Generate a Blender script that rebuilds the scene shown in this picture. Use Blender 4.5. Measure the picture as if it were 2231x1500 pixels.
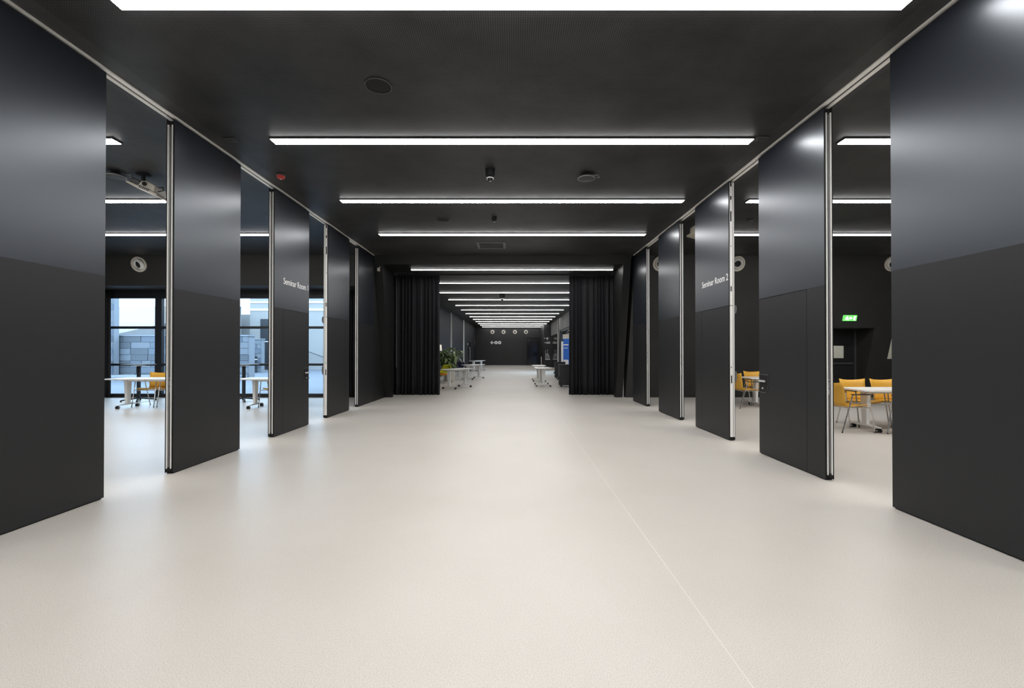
import bpy, bmesh, math, random
from mathutils import Vector, Matrix

random.seed(7)
for o in list(bpy.data.objects):
    bpy.data.objects.remove(o, do_unlink=True)
SC = bpy.context.scene
COL = SC.collection

# ------------------------------------------------------------------ camera
F_PX = 950.0
cam_d = bpy.data.cameras.new('camera')
cam = bpy.data.objects.new('camera', cam_d)
COL.objects.link(cam)
cam.location = (0, 0, 1.4)
cam.rotation_euler = (math.radians(90) + 0.0068, 0, 0)
cam_d.sensor_fit = 'HORIZONTAL'
cam_d.sensor_width = 36
cam_d.lens = 36 * F_PX / 2231
cam_d.shift_x = -1.5 / 2231
cam_d.shift_y = 9.5 / 2231
cam_d.clip_start = 0.05
cam_d.clip_end = 300
SC.camera = cam

# ------------------------------------------------------------------ world / exposure
LAMP = 31.8
SKY = 7.4
w = bpy.data.worlds.new('world')
SC.world = w
w.use_nodes = True
bgn = w.node_tree.nodes['Background']
bgn.inputs['Color'].default_value = (0.58, 0.78, 1.0, 1)
bgn.inputs['Strength'].default_value = SKY
SC.view_settings.view_transform = 'Standard'
SC.view_settings.look = 'None'
SC.view_settings.gamma = 1
SC.view_settings.use_curve_mapping = False
SC.view_settings.exposure = 0.0

# ------------------------------------------------------------------ materials
MATS = {}


def mat(name, col, rough=0.5, metal=0.0, spec=0.5, noise=None, bump=None, emit=None, aniso=0.0):
    m = bpy.data.materials.new(name)
    m.use_nodes = True
    nt = m.node_tree
    b = nt.nodes['Principled BSDF']
    b.inputs['Base Color'].default_value = (*col, 1)
    b.inputs['Roughness'].default_value = rough
    b.inputs['Metallic'].default_value = metal
    b.inputs['Specular IOR Level'].default_value = spec
    if noise:
        scale, amt = noise[0], noise[1]
        tc = nt.nodes.new('ShaderNodeTexCoord')
        n = nt.nodes.new('ShaderNodeTexNoise')
        n.inputs['Scale'].default_value = scale
        n.inputs['Detail'].default_value = 4
        mp = nt.nodes.new('ShaderNodeMapping')
        if len(noise) > 2:
            mp.inputs['Scale'].default_value = noise[2]
        nt.links.new(tc.outputs['Object'], mp.inputs['Vector'])
        nt.links.new(mp.outputs['Vector'], n.inputs['Vector'])
        mx = nt.nodes.new('ShaderNodeMix')
        mx.data_type = 'RGBA'
        mx.inputs[6].default_value = (*[c * (1 - amt) for c in col], 1)
        mx.inputs[7].default_value = (*[min(1, c * (1 + amt)) for c in col], 1)
        nt.links.new(n.outputs['Fac'], mx.inputs[0])
        nt.links.new(mx.outputs[2], b.inputs['Base Color'])
    if bump:
        tc = nt.nodes.new('ShaderNodeTexCoord')
        n = nt.nodes.new('ShaderNodeTexNoise')
        n.inputs['Scale'].default_value = bump[0]
        n.inputs['Detail'].default_value = 3
        bp = nt.nodes.new('ShaderNodeBump')
        bp.inputs['Strength'].default_value = bump[1]
        bp.inputs['Distance'].default_value = 0.01
        nt.links.new(tc.outputs['Object'], n.inputs['Vector'])
        nt.links.new(n.outputs['Fac'], bp.inputs['Height'])
        nt.links.new(bp.outputs['Normal'], b.inputs['Normal'])
    if emit:
        b.inputs['Emission Color'].default_value = (*emit[0], 1)
        b.inputs['Emission Strength'].default_value = emit[1]
    MATS[name] = m
    return m


mat('panel_upper', (0.0135, 0.0155, 0.022), 0.30, spec=1.0, noise=(1.2, 0.12, (1, 1, .3)))
MATS['panel_upper'].node_tree.nodes['Principled BSDF'].inputs['Specular Tint'].default_value = (0.86, 0.92, 1.0, 1)
mat('panel_lower', (0.0135, 0.014, 0.0155), 0.46, spec=0.4, noise=(1.2, 0.15, (1, 1, .3)))
mat('joint', (0.70, 0.67, 0.62), 0.4)
mat('black', (0.008, 0.008, 0.009), 0.6, spec=0.3)
mat('rubber', (0.012, 0.012, 0.012), 0.7, spec=0.3)
mat('alu', (0.80, 0.79, 0.76), 0.45, metal=0.0)
mat('alu_dull', (0.25, 0.25, 0.25), 0.5, metal=0.4)
mat('chrome', (0.62, 0.61, 0.59), 0.22, metal=0.95)
mat('steel', (0.75, 0.75, 0.74), 0.3, metal=0.5)
mat('white_print', (0.85, 0.85, 0.85), 0.5)
mat('white', (0.78, 0.78, 0.77), 0.4)
mat('white_top', (0.82, 0.81, 0.79), 0.35)
mat('wall_dark', (0.011, 0.011, 0.0112), 0.5, spec=0.35, noise=(2.0, 0.25))
mat('wall_black', (0.026, 0.0255, 0.0245), 0.6, spec=0.35, noise=(2.0, 0.25), bump=(30, 0.03))
mat('wall_hall', (0.017, 0.0175, 0.019), 0.42, spec=0.5, noise=(1.2, 0.3, (1, 1, .3)))
mat('wall_hall_daylight_tint', (0.018, 0.021, 0.028), 0.65, spec=0.2, noise=(1.2, 0.25, (1, 1, .3)))  # matt black wall; slight blue of the daylight on it is put into the base colour
mat('fabric_black', (0.0155, 0.016, 0.0185), 0.65, spec=0.2, noise=(60, 0.3))
mat('frame_dark', (0.018, 0.021, 0.026), 0.45)
mat('yellow', (0.72, 0.385, 0.045), 0.45, spec=0.4)
mat('arm_black', (0.02, 0.02, 0.02), 0.4)
mat('cream', (0.62, 0.58, 0.50), 0.6)
mat('projector', (0.42, 0.39, 0.32), 0.5)
mat('dark_grey', (0.045, 0.045, 0.045), 0.5)
mat('mid_grey', (0.14, 0.14, 0.14), 0.5)
mat('red', (0.55, 0.05, 0.04), 0.35)
mat('glass_clear', (0.8, 0.8, 0.8), 0.1)
mat('concrete', (0.2, 0.2, 0.2), 0.8, noise=(1.5, 0.2), bump=(8, .1))
mat('concrete_hall', (0.16, 0.16, 0.16), 0.8, noise=(3, 0.3, (1, 6, .6)))
mat('stone_a', (0.105, 0.125, 0.155), 0.85, noise=(6, 0.25), bump=(12, .3))
mat('stone_b', (0.14, 0.158, 0.18), 0.85, noise=(6, 0.25), bump=(12, .3))
mat('stone_c', (0.085, 0.097, 0.112), 0.85, noise=(6, 0.25), bump=(12, .3))
mat('mortar', (0.19, 0.21, 0.235), 0.9)
mat('paving', (0.098, 0.115, 0.14), 0.75, noise=(.8, 0.25, (1, 3, 1)))
mat('bank', (0.22, 0.22, 0.225), 0.85, noise=(.4, 0.15, (1, 4, 1)))
mat('facade', (0.25, 0.25, 0.245), 0.85, noise=(.5, 0.12))
mat('green_lime', (0.47, 0.50, 0.02), 0.6)
mat('orange', (0.85, 0.24, 0.02), 0.6)
mat('navy', (0.015, 0.018, 0.05), 0.7)
mat('leaf', (0.11, 0.19, 0.07), 0.35, noise=(3, 0.5))
mat('leaf_pale', (0.30, 0.38, 0.20), 0.35, noise=(3, 0.4))
mat('stem', (0.09, 0.07, 0.03), 0.8)
mat('soil', (0.03, 0.02, 0.012), 0.9)
mat('banner_blue', (0.03, 0.16, 0.62), 0.5)
mat('lamp_shade', (0.85, 0.82, 0.76), 0.6, emit=((1, .9, .75), 0.5))
mat('green_sign', (0.02, 0.45, 0.05), 0.4, emit=((0.22, 0.80, 0.18), 1.0))
mat('sign_white', (0.8, 0.9, 0.8), 0.4, emit=((0.8, 1.0, 0.75), 4.0))
mat('diffuser', (0.9, 0.9, 0.9), 0.5, emit=((1.0, 0.99, 0.98), LAMP))
mat('diffuser_hall', (0.9, 0.9, 0.9), 0.5, emit=((1.0, 0.985, 0.965), LAMP * .62))
mat('case_black', (0.022, 0.024, 0.028), 0.55)
mat('gloss_black', (0.012, 0.012, 0.014), 0.12)


def make_glass():
    m = MATS['glass_clear']
    nt = m.node_tree
    nt.nodes.clear()
    out = nt.nodes.new('ShaderNodeOutputMaterial')
    tr = nt.nodes.new('ShaderNodeBsdfTransparent')
    tr.inputs[0].default_value = (0.93, 0.96, 0.97, 1)
    gl = nt.nodes.new('ShaderNodeBsdfGlossy')
    gl.inputs['Roughness'].default_value = 0.02
    fr = nt.nodes.new('ShaderNodeFresnel')
    fr.inputs[0].default_value = 1.25
    mx = nt.nodes.new('ShaderNodeMixShader')
    nt.links.new(fr.outputs[0], mx.inputs[0])
    nt.links.new(tr.outputs[0], mx.inputs[1])
    nt.links.new(gl.outputs[0], mx.inputs[2])
    nt.links.new(mx.outputs[0], out.inputs[0])


make_glass()


def make_floor_mat():
    m = bpy.data.materials.new('floor_resin')
    m.use_nodes = True
    nt = m.node_tree
    L = nt.links.new
    b = nt.nodes['Principled BSDF']
    tc = nt.nodes.new('ShaderNodeTexCoord')
    n1 = nt.nodes.new('ShaderNodeTexNoise')           # fine speckle
    n1.inputs['Scale'].default_value = 210
    n1.inputs['Detail'].default_value = 2
    n2 = nt.nodes.new('ShaderNodeTexNoise')           # cloudy variation
    n2.inputs['Scale'].default_value = 0.55
    n2.inputs['Detail'].default_value = 5
    L(tc.outputs['Object'], n1.inputs['Vector'])
    L(tc.outputs['Object'], n2.inputs['Vector'])
    r1 = nt.nodes.new('ShaderNodeValToRGB')
    r1.color_ramp.elements[0].position = 0.30
    r1.color_ramp.elements[0].color = (0.43, 0.39, 0.345, 1)
    r1.color_ramp.elements[1].position = 0.62
    r1.color_ramp.elements[1].color = (0.66, 0.63, 0.585, 1)
    e = r1.color_ramp.elements.new(0.45)
    e.color = (0.60, 0.566, 0.52, 1)
    r2 = nt.nodes.new('ShaderNodeValToRGB')
    r2.color_ramp.elements[0].position = 0.3
    r2.color_ramp.elements[0].color = (0.92, 0.905, 0.89, 1)
    r2.color_ramp.elements[1].position = 0.7
    r2.color_ramp.elements[1].color = (1, 1, 1, 1)
    mx = nt.nodes.new('ShaderNodeMix')
    mx.data_type = 'RGBA'
    mx.blend_type = 'MULTIPLY'
    mx.inputs[0].default_value = 1
    L(n1.outputs['Fac'], r1.inputs[0])
    L(n2.outputs['Fac'], r2.inputs[0])
    L(r1.outputs[0], mx.inputs[6])
    L(r2.outputs[0], mx.inputs[7])
    L(mx.outputs[2], b.inputs['Base Color'])
    b.inputs['Roughness'].default_value = 0.36
    b.inputs['Specular IOR Level'].default_value = 0.5
    bp = nt.nodes.new('ShaderNodeBump')
    bp.inputs['Strength'].default_value = 0.06
    bp.inputs['Distance'].default_value = 0.004
    L(n1.outputs['Fac'], bp.inputs['Height'])
    L(bp.outputs['Normal'], b.inputs['Normal'])
    MATS['floor'] = m


make_floor_mat()


def make_ceiling_mat(name, xs):
    """Black perforated board: rows of small holes, 17 mm apart, with plain strips at each |x - track|."""
    m = bpy.data.materials.new(name)
    m.use_nodes = True
    nt = m.node_tree
    L = nt.links.new
    b = nt.nodes['Principled BSDF']

    def math_n(op, a, c=None):
        n = nt.nodes.new('ShaderNodeMath')
        n.operation = op
        if isinstance(a, (int, float)):
            n.inputs[0].default_value = a
        else:
            L(a, n.inputs[0])
        if c is not None:
            if isinstance(c, (int, float)):
                n.inputs[1].default_value = c
            else:
                L(c, n.inputs[1])
        return n.outputs[0]
    tc = nt.nodes.new('ShaderNodeTexCoord')
    sp = nt.nodes.new('ShaderNodeSeparateXYZ')
    L(tc.outputs['Object'], sp.inputs[0])
    P = 0.019
    fx = math_n('SUBTRACT', math_n('FRACT', math_n('DIVIDE', sp.outputs['X'], P)), 0.5)
    fy = math_n('SUBTRACT', math_n('FRACT', math_n('DIVIDE', sp.outputs['Y'], P)), 0.5)
    d2 = math_n('ADD', math_n('MULTIPLY', fx, fx), math_n('MULTIPLY', fy, fy))
    hole = math_n('LESS_THAN', d2, 0.088)
    for x in xs:
        dist = math_n('ABSOLUTE', math_n('SUBTRACT', sp.outputs['X'], x))
        hole = math_n('MULTIPLY', hole, math_n('GREATER_THAN', dist, 0.20))
    n = nt.nodes.new('ShaderNodeTexNoise')
    n.inputs['Scale'].default_value = 1.3
    n.inputs['Detail'].default_value = 5
    n.inputs['Roughness'].default_value = 0.6
    L(tc.outputs['Object'], n.inputs['Vector'])
    r = nt.nodes.new('ShaderNodeValToRGB')
    r.color_ramp.elements[0].position = 0.30
    r.color_ramp.elements[0].color = (0.026, 0.027, 0.029, 1)
    r.color_ramp.elements[1].position = 0.72
    r.color_ramp.elements[1].color = (0.066, 0.066, 0.067, 1)
    L(n.outputs['Fac'], r.inputs[0])
    mx = nt.nodes.new('ShaderNodeMix')
    mx.data_type = 'RGBA'
    L(hole, mx.inputs[0])
    L(r.outputs[0], mx.inputs[6])
    mx.inputs[7].default_value = (0.002, 0.002, 0.002, 1)
    L(mx.outputs[2], b.inputs['Base Color'])
    b.inputs['Roughness'].default_value = 0.5
    b.inputs['Specular IOR Level'].default_value = 0.3
    bp = nt.nodes.new('ShaderNodeBump')
    bp.inputs['Strength'].default_value = 0.15
    bp.inputs['Distance'].default_value = 0.03
    n3 = nt.nodes.new('ShaderNodeTexNoise')
    n3.inputs['Scale'].default_value = 2.2
    n3.inputs['Detail'].default_value = 3
    L(tc.outputs['Object'], n3.inputs['Vector'])
    L(n3.outputs['Fac'], bp.inputs['Height'])
    L(bp.outputs['Normal'], b.inputs['Normal'])
    MATS[name] = m


XL, XR = -3.88, 3.39
make_ceiling_mat('ceiling_perf', (XL, XR))
make_ceiling_mat('ceiling_hall', ())


# ------------------------------------------------------------------ mesh helpers
def box(bm, x0, x1, y0, y1, z0, z1):
    vs = [bm.verts.new((x, y, z)) for z in (z0, z1) for y in (y0, y1) for x in (x0, x1)]
    for f in ((0, 2, 3, 1), (4, 5, 7, 6), (0, 1, 5, 4), (2, 6, 7, 3), (0, 4, 6, 2), (1, 3, 7, 5)):
        bm.faces.new([vs[i] for i in f])
    return vs


def hexa(bm, pts):
    """8 points: bottom ring of 4 (ccw from above), then top ring of 4."""
    vs = [bm.verts.new(p) for p in pts]
    for f in ((3, 2, 1, 0), (4, 5, 6, 7), (0, 1, 5, 4), (1, 2, 6, 5), (2, 3, 7, 6), (3, 0, 4, 7)):
        bm.faces.new([vs[i] for i in f])


def B(*boxes):
    bm = bmesh.new()
    for b in boxes:
        box(bm, *b)
    return bm


def prism(bm, pts, axis, a0, a1):
    """Extrude a 2-D outline along axis ('x','y','z') between a0 and a1."""
    def mk(p, a):
        if axis == 'z':
            return (p[0], p[1], a)
        if axis == 'y':
            return (p[0], a, p[1])
        return (a, p[0], p[1])
    v0 = [bm.verts.new(mk(p, a0)) for p in pts]
    v1 = [bm.verts.new(mk(p, a1)) for p in pts]
    n = len(pts)
    bm.faces.new(v0[::-1])
    bm.faces.new(v1)
    for i in range(n):
        bm.faces.new((v0[i], v0[(i + 1) % n], v1[(i + 1) % n], v1[i]))


def lathe(bm, prof, n=20, mtx=None, close=True):
    """Revolve (r, z) profile about z."""
    rings = []
    for r, z in prof:
        if r < 1e-6:
            p = Vector((0, 0, z))
            rings.append([bm.verts.new(mtx @ p if mtx else p)])
        else:
            ring = []
            for i in range(n):
                a = 2 * math.pi * i / n
                p = Vector((r * math.cos(a), r * math.sin(a), z))
                ring.append(bm.verts.new(mtx @ p if mtx else p))
            rings.append(ring)
    for a, b in zip(rings, rings[1:]):
        if len(a) == 1 and len(b) == 1:
            continue
        for i in range(n):
            j = (i + 1) % n
            if len(a) == 1:
                bm.faces.new((a[0], b[j], b[i]))
            elif len(b) == 1:
                bm.faces.new((a[i], a[j], b[0]))
            else:
                bm.faces.new((a[i], a[j], b[j], b[i]))
    if close:
        if len(rings[0]) > 1:
            bm.faces.new(rings[0][::-1])
        if len(rings[-1]) > 1:
            bm.faces.new(rings[-1])


def cyl(bm, c, r, d, axis='z', n=16):
    m = Matrix.Translation(Vector(c))
    if axis == 'x':
        m = m @ Matrix.Rotation(math.pi / 2, 4, 'Y')
    elif axis == 'y':
        m = m @ Matrix.Rotation(math.pi / 2, 4, 'X')
    lathe(bm, [(r, -d / 2), (r, d / 2)], n, m)


def tube(bm, pts, r, n=8):
    pts = [Vector(p) for p in pts]
    rings = []
    for i, p in enumerate(pts):
        if i == 0:
            t = pts[1] - pts[0]
        elif i == len(pts) - 1:
            t = pts[-1] - pts[-2]
        else:
            t = (pts[i + 1] - p).normalized() + (p - pts[i - 1]).normalized()
        t.normalize()
        up = Vector((0, 0, 1)) if abs(t.z) < 0.9 else Vector((1, 0, 0))
        u = t.cross(up).normalized()
        v = t.cross(u).normalized()
        if rings:
            pass
        rings.append((p, u, v))
    # keep frames consistent
    out = []
    pu = rings[0][1]
    for i, (p, u, v) in enumerate(rings):
        t = u.cross(v)
        uu = (pu - t * pu.dot(t))
        if uu.length < 1e-4:
            uu = u
        uu.normalize()
        vv = t.cross(uu).normalized()
        pu = uu
        out.append([bm.verts.new(p + r * (math.cos(2 * math.pi * k / n) * uu + math.sin(2 * math.pi * k / n) * vv)) for k in range(n)])
    for a, b in zip(out, out[1:]):
        for i in range(n):
            j = (i + 1) % n
            bm.faces.new((a[i], a[j], b[j], b[i]))
    bm.faces.new(out[0][::-1])
    bm.faces.new(out[-1])


def rbox(bm, x0, x1, y0, y1, z0, z1, r, axis='z', seg=4):
    """Box with rounded corners seen along axis."""
    if axis == 'z':
        a0, a1, b0, b1, c0, c1 = x0, x1, y0, y1, z0, z1
    elif axis == 'y':
        a0, a1, b0, b1, c0, c1 = x0, x1, z0, z1, y0, y1
    else:
        a0, a1, b0, b1, c0, c1 = y0, y1, z0, z1, x0, x1
    pts = []
    for cx, cy, s in ((a1 - r, b1 - r, 0), (a0 + r, b1 - r, 1), (a0 + r, b0 + r, 2), (a1 - r, b0 + r, 3)):
        for k in range(seg + 1):
            a = math.pi / 2 * (s + k / seg)
            pts.append((cx + r * math.cos(a), cy + r * math.sin(a)))
    prism(bm, pts, axis, c0, c1)


def bevel(bm, off, seg=1):
    bmesh.ops.bevel(bm, geom=bm.edges[:], offset=off, segments=seg, affect='EDGES', clamp_overlap=True)


def obj(name, bm, m, parent=None, smooth=False, loc=None):
    bmesh.ops.recalc_face_normals(bm, faces=bm.faces[:])
    me = bpy.data.meshes.new(name)
    bm.to_mesh(me)
    bm.free()
    if smooth:
        me.polygons.foreach_set('use_smooth', [True] * len(me.polygons))
        me.set_sharp_from_angle(angle=math.radians(40))
    if isinstance(m, (list, tuple)):
        for k in m:
            me.materials.append(MATS[k])
    else:
        me.materials.append(MATS[m])
    o = bpy.data.objects.new(name, me)
    COL.objects.link(o)
    if parent:
        o.parent = parent
    if loc:
        o.location = loc
    return o


def multi(name, boxes, m, parent):
    return [obj(name, B(b), m, parent) for b in boxes]


def tag(o, label, cat, group=None):
    o['label'] = label
    o['category'] = cat
    if group:
        o['group'] = group
    return o


def thing(name, label, cat, loc=(0, 0, 0), rotz=0, group=None):
    o = bpy.data.objects.new(name, None)
    o.empty_display_size = 0.1
    COL.objects.link(o)
    o.location = loc
    o.rotation_euler = (0, 0, rotz)
    return tag(o, label, cat, group)


def struct(name, bm, m, parent=None):
    o = obj(name, bm, m, parent)
    if not parent:
        o['kind'] = 'structure'
    return o


def sroot(name, loc=(0, 0, 0)):
    o = bpy.data.objects.new(name, None)
    o.empty_display_size = 0.1
    COL.objects.link(o)
    o.location = loc
    o['kind'] = 'structure'
    return o


def dup(root, loc, rotz=0, label=None, group=None, scale=None):
    r = root.copy()
    COL.objects.link(r)
    r.location = loc
    r.rotation_euler = (0, 0, rotz)
    if scale:
        r.scale = scale
    if label:
        r['label'] = label
    if group:
        r['group'] = group
    for ch in list(root.children):
        c = ch.copy()
        COL.objects.link(c)
        c.parent = r
        for g in list(ch.children):
            d = g.copy()
            COL.objects.link(d)
            d.parent = c
    return r


def text_mesh(name, body, size, m, parent, mtx, extrude=0.001):
    cu = bpy.data.curves.new(name, 'FONT')
    cu.body = body
    cu.size = size
    cu.extrude = extrude
    cu.offset = .0012
    t = bpy.data.objects.new(name + '_tmp', cu)
    COL.objects.link(t)
    dg = bpy.context.evaluated_depsgraph_get()
    me = bpy.data.meshes.new_from_object(t.evaluated_get(dg))
    bpy.data.objects.remove(t, do_unlink=True)
    me.transform(mtx)
    me.materials.clear()
    me.materials.append(MATS[m])
    o = bpy.data.objects.new(name, me)
    COL.objects.link(o)
    o.parent = parent
    return o


# ------------------------------------------------------------------ the building shell
CZ = 4.10          # main ceiling
HZ = 3.85          # ceiling of the hall beyond
YF0, TILT = 13.25, 1.05


def yf(z):
    return YF0 - TILT * z / CZ


def wcell(bm, x0, x1, z0, z1, yb=13.45):
    hexa(bm, [(x0, yf(z0), z0), (x1, yf(z0), z0), (x1, yb, z0), (x0, yb, z0),
              (x0, yf(z1), z1), (x1, yf(z1), z1), (x1, yb, z1), (x0, yb, z1)])


struct('floor', B((-16, 16, -4, 13.5, -.12, 0), (-4.2, 3.8, 13.5, 44.3, -.12, 0), (8, 14.2, 13.5, 16.7, -.12, 0)), 'floor')
struct('trim_1', B((0.997, 1.003, -3.9, 44, 0, .0006)), 'joint')
struct('ceiling', B((-16.2, 16.2, -4.2, 13.5, CZ, CZ + .25)), 'ceiling_perf')
struct('ceiling', B((-4.2, 3.8, 13.45, 44.3, HZ, HZ + .2)), 'ceiling_hall')
struct('wall_left', B((-16.2, -16, -4.2, 13.5, 0, CZ)), 'wall_black')
struct('wall_right', B((16, 16.2, -4.2, 13.5, 0, CZ)), 'wall_black')
struct('wall_rear', B((-16, 16, -4.2, -4, 0, CZ)), 'wall_black')

bm = bmesh.new()
wcell(bm, -16, -4.15, 3.27, CZ)
wcell(bm, -16, -13.1, 0, 3.27)
struct('wall_front_left', bm, 'wall_black')
bm = bmesh.new()
wcell(bm, -4.15, -3.68, 0, CZ)
wcell(bm, 3.12, 3.33, 0, CZ)
wcell(bm, -3.68, 3.12, HZ, CZ)
box(bm, 3.33, 3.43, 13.40, 13.45, 0, CZ)
# triangular infill beside the last left panel
prism(bm, [(12.19, 0.0), (yf(0) + .02, 0.0), (yf(4.08) + .02, 4.08), (12.19, 4.08)], 'x', XL - .09, XL - .004)
struct('wall_front_center', bm, 'wall_dark')
bm = bmesh.new()
D0, D1, DZ = 8.6, 10.56, 2.083
W0, W1, WZ0, WZ1 = 11.12, 12.6, 1.17, 2.06
wcell(bm, 3.43, D0, 0, CZ)
wcell(bm, D0, D1, DZ, CZ)
wcell(bm, D1, W0, 0, CZ)
wcell(bm, W0, W1, 0, WZ0)
wcell(bm, W0, W1, WZ1, CZ)
wcell(bm, W1, 16, 0, CZ)
struct('wall_front_right', bm, 'wall_black')
struct('trim_2', B((3.345, 3.36, 13.34, 13.36, 0, 3.6), (3.372, 3.40, 13.36, 13.38, 0, 3.6)), 'alu')
struct('trim_3', B((-3.668, -3.66, 13.72, 13.735, 0.9, 3.8)), 'alu_dull')

# hall beyond the curtain
struct('wall_hall_left', B((-4.15, -3.95, 13.45, 27.7, 0, HZ), (-4.15, -3.85, 27.7, 33.9, 0, HZ), (-4.15, -3.75, 33.9, 44, 0, HZ)), 'wall_hall_daylight_tint')
struct('trim_4', B((-3.95, -3.852, 27.685, 27.7, 0, HZ)), 'alu')
struct('trim_5', B((-3.85, -3.752, 33.885, 33.9, 0, HZ)), 'alu')
struct('wall_hall_right', B((3.4, 3.6, 13.45, 25, 0, HZ), (3.4, 3.6, 31.2, 32.4, 0, HZ)), 'wall_hall')
lint = struct('wall_lintel', B((3.38, 3.6, 25, 31.2, 2.9, HZ), (3.38, 3.6, 32.4, 38.4, 2.75, HZ)), 'concrete_hall')
struct('trim_6', B((3.33, 3.42, 32.40, 32.43, 0, HZ)), 'alu')
struct('wall_gloss', B((3.42, 3.6, 32.43, 38.4, 0, 2.75)), 'gloss_black')
struct('wall_pier', B((2.76, 3.6, 38.4, 44, 0, HZ)), 'wall_hall')
wb = struct('wall_back', B((-4.15, 3.6, 44, 44.25, 0, HZ)), 'wall_hall')
struct('wall_joint', B((1.15, 1.18, 43.985, 44, 0, HZ - .4)), 'black')
d2 = sroot('door_2', (0, 44, 0))
obj('leaf', B((1.48, 2.72, -.05, -.02, .01, 2.70)), 'gloss_black', d2)
obj('frame', B((1.40, 1.46, -.07, 0, 0, 2.78), (1.40, 2.74, -.07, 0, 2.72, 2.78)), 'black', d2)
d3 = sroot('door_3', (-3.75, 38.0, 0))
obj('leaf', B((0.004, .03, -1.0, 1.0, .01, 2.2)), 'gloss_black', d3)
hnd = bmesh.new()
tube(hnd, [(.03, -.72, 1.75), (.09, -.72, 1.72), (.09, -.42, .55), (.03, -.42, .5)], .018)
obj('pull_handle', hnd, 'steel', d3, True)

# right hall glazing
w5 = sroot('window_5', (3.5, 0, 0))
obj('frame', B((-.05, .05, 25, 25.1, 0, 2.9), (-.05, .05, 28.05, 28.15, 0, 2.9), (-.05, .05, 31.1, 31.2, 0, 2.9),
              (-.05, .05, 25.1, 31.1, 0, .12), (-.05, .05, 25.1, 31.1, 2.78, 2.9)), 'frame_dark', w5)
obj('pane', B((-.008, .008, 25.1, 28.05, .12, 2.78)), 'glass_clear', w5)
obj('pane', B((-.008, .008, 28.15, 31.1, .12, 2.78)), 'glass_clear', w5)

# left room glazing: four bays of three panes
MX = [-13.0, -10.8, -8.6, -6.4, -4.2]
ZR = [(0.112, 0.96), (1.03, 2.09), (2.165, 3.02)]
for i in range(4):
    wn = sroot('window_%d' % (i + 1), ((MX[i] + MX[i + 1]) / 2, 13.34, 0))
    h = 1.1
    obj('frame', B((-h, -h + .1, -.06, .06, 0, 3.3), (h - .1, h, -.06, .06, 0, 3.3), (-h + .1, h - .1, -.06, .06, 0, .112),
                   (-h + .1, h - .1, -.04, .04, .96, 1.03), (-h + .1, h - .1, -.04, .04, 2.09, 2.165), (-h + .1, h - .1, -.06, .06, 3.02, 3.3)), 'frame_dark', wn)
    for z0, z1 in ZR:
        obj('pane', B((-h + .1, h - .1, -.006, .006, z0, z1)), 'glass_clear', wn)

# right room: door in its recess, small internal window, cream corridor behind
d1 = sroot('door_1', (0, 13.42, 0))
wx0, wx1, wz0, wz1 = 9.80, 10.22, 1.19, 1.57
obj('leaf', B((9.62, wx0, 0, .05, .01, DZ), (wx1, 10.5, 0, .05, .01, DZ), (wx0, wx1, 0, .05, .01, wz0), (wx0, wx1, 0, .05, wz1, DZ)), 'panel_lower', d1)
obj('leaf', B((8.64, 9.61, 0, .05, .01, DZ)), 'panel_lower', d1)
obj('frame', B((10.5, 10.56, -.02, .06, 0, DZ), (8.6, 8.64, -.02, .06, 0, DZ)), 'dark_grey', d1)
obj('pane', B((wx0, wx1, .02, .03, wz0, wz1)), 'glass_clear', d1)
obj('push_bar', B((9.66, 10.44, -.05, -.02, 1.0, 1.06), (9.70, 9.76, -.02, 0, 1.0, 1.06), (10.34, 10.4, -.02, 0, 1.0, 1.06)), 'dark_grey', d1)
w6 = sroot('window_6', (0, 13.40, 0))
obj('pane', B((W0, W1, 0, .012, WZ0, WZ1)), 'glass_clear', w6)
struct('wall_corridor', B((8.0, 8.2, 13.45, 16.6, 0, 2.95), (14, 14.2, 13.45, 16.6, 0, 2.95), (8, 14.2, 16.5, 16.7, 0, 2.95), (8, 14.2, 13.45, 16.7, 2.95, 3.1)), 'cream')


# ------------------------------------------------------------------ ceiling light bars
def light_bar(x0, x1, y, z, label, group, lamp='diffuser', hw=.066):
    xc, h = (x0 + x1) / 2, (x1 - x0) / 2
    t = thing('ceiling_light', label, 'light', (xc, y, z), 0, group)
    obj('housing', B((-h - .012, h + .012, -hw - .009, -hw, -.018, 0), (-h - .012, h + .012, hw, hw + .009, -.018, 0),
                     (-h - .012, -h, -hw, hw, -.018, 0), (h, h + .012, -hw, hw, -.018, 0)), 'dark_grey', t)
    obj('diffuser', B((-h, h, -hw, hw, -.026, -.004)), lamp, t)
    return t


BY = [-1.11, 1.11, 3.33, 5.55, 7.77, 10.0]
ordn = ['first', 'second', 'third', 'fourth', 'fifth', 'sixth', 'seventh', 'eighth', 'ninth', 'tenth', 'eleventh', 'twelfth', 'thirteenth']
cl = ['central hall light bar well behind the viewpoint', 'central hall light bar straight above the viewpoint',
      'widest white light bar, cut off by the top edge of the picture',
      'long white light bar on the central ceiling, nearest one seen whole',
      'white light bar on the central ceiling just behind the camera dome',
      'white light bar on the central ceiling, last before the dark bulkhead']
ll = ['left room light bar well behind the viewpoint', 'left room light bar level with the viewpoint',
      'left room light bar hidden behind the nearest left panel',
      'left room light bar with only its tip showing beside nearest left panel',
      'left room light bar right behind the ceiling projector',
      'left room light bar farthest back, above the round wall nozzle']
rl = ['right room light bar well behind the viewpoint', 'right room light bar level with the viewpoint',
      'right room light bar hidden behind the nearest right panel',
      'right room light bar nearest, its left end in the first right gap',
      'right room light bar in the middle of the three seen in the gaps',
      'right room light bar farthest back, above the green exit sign']
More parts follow.
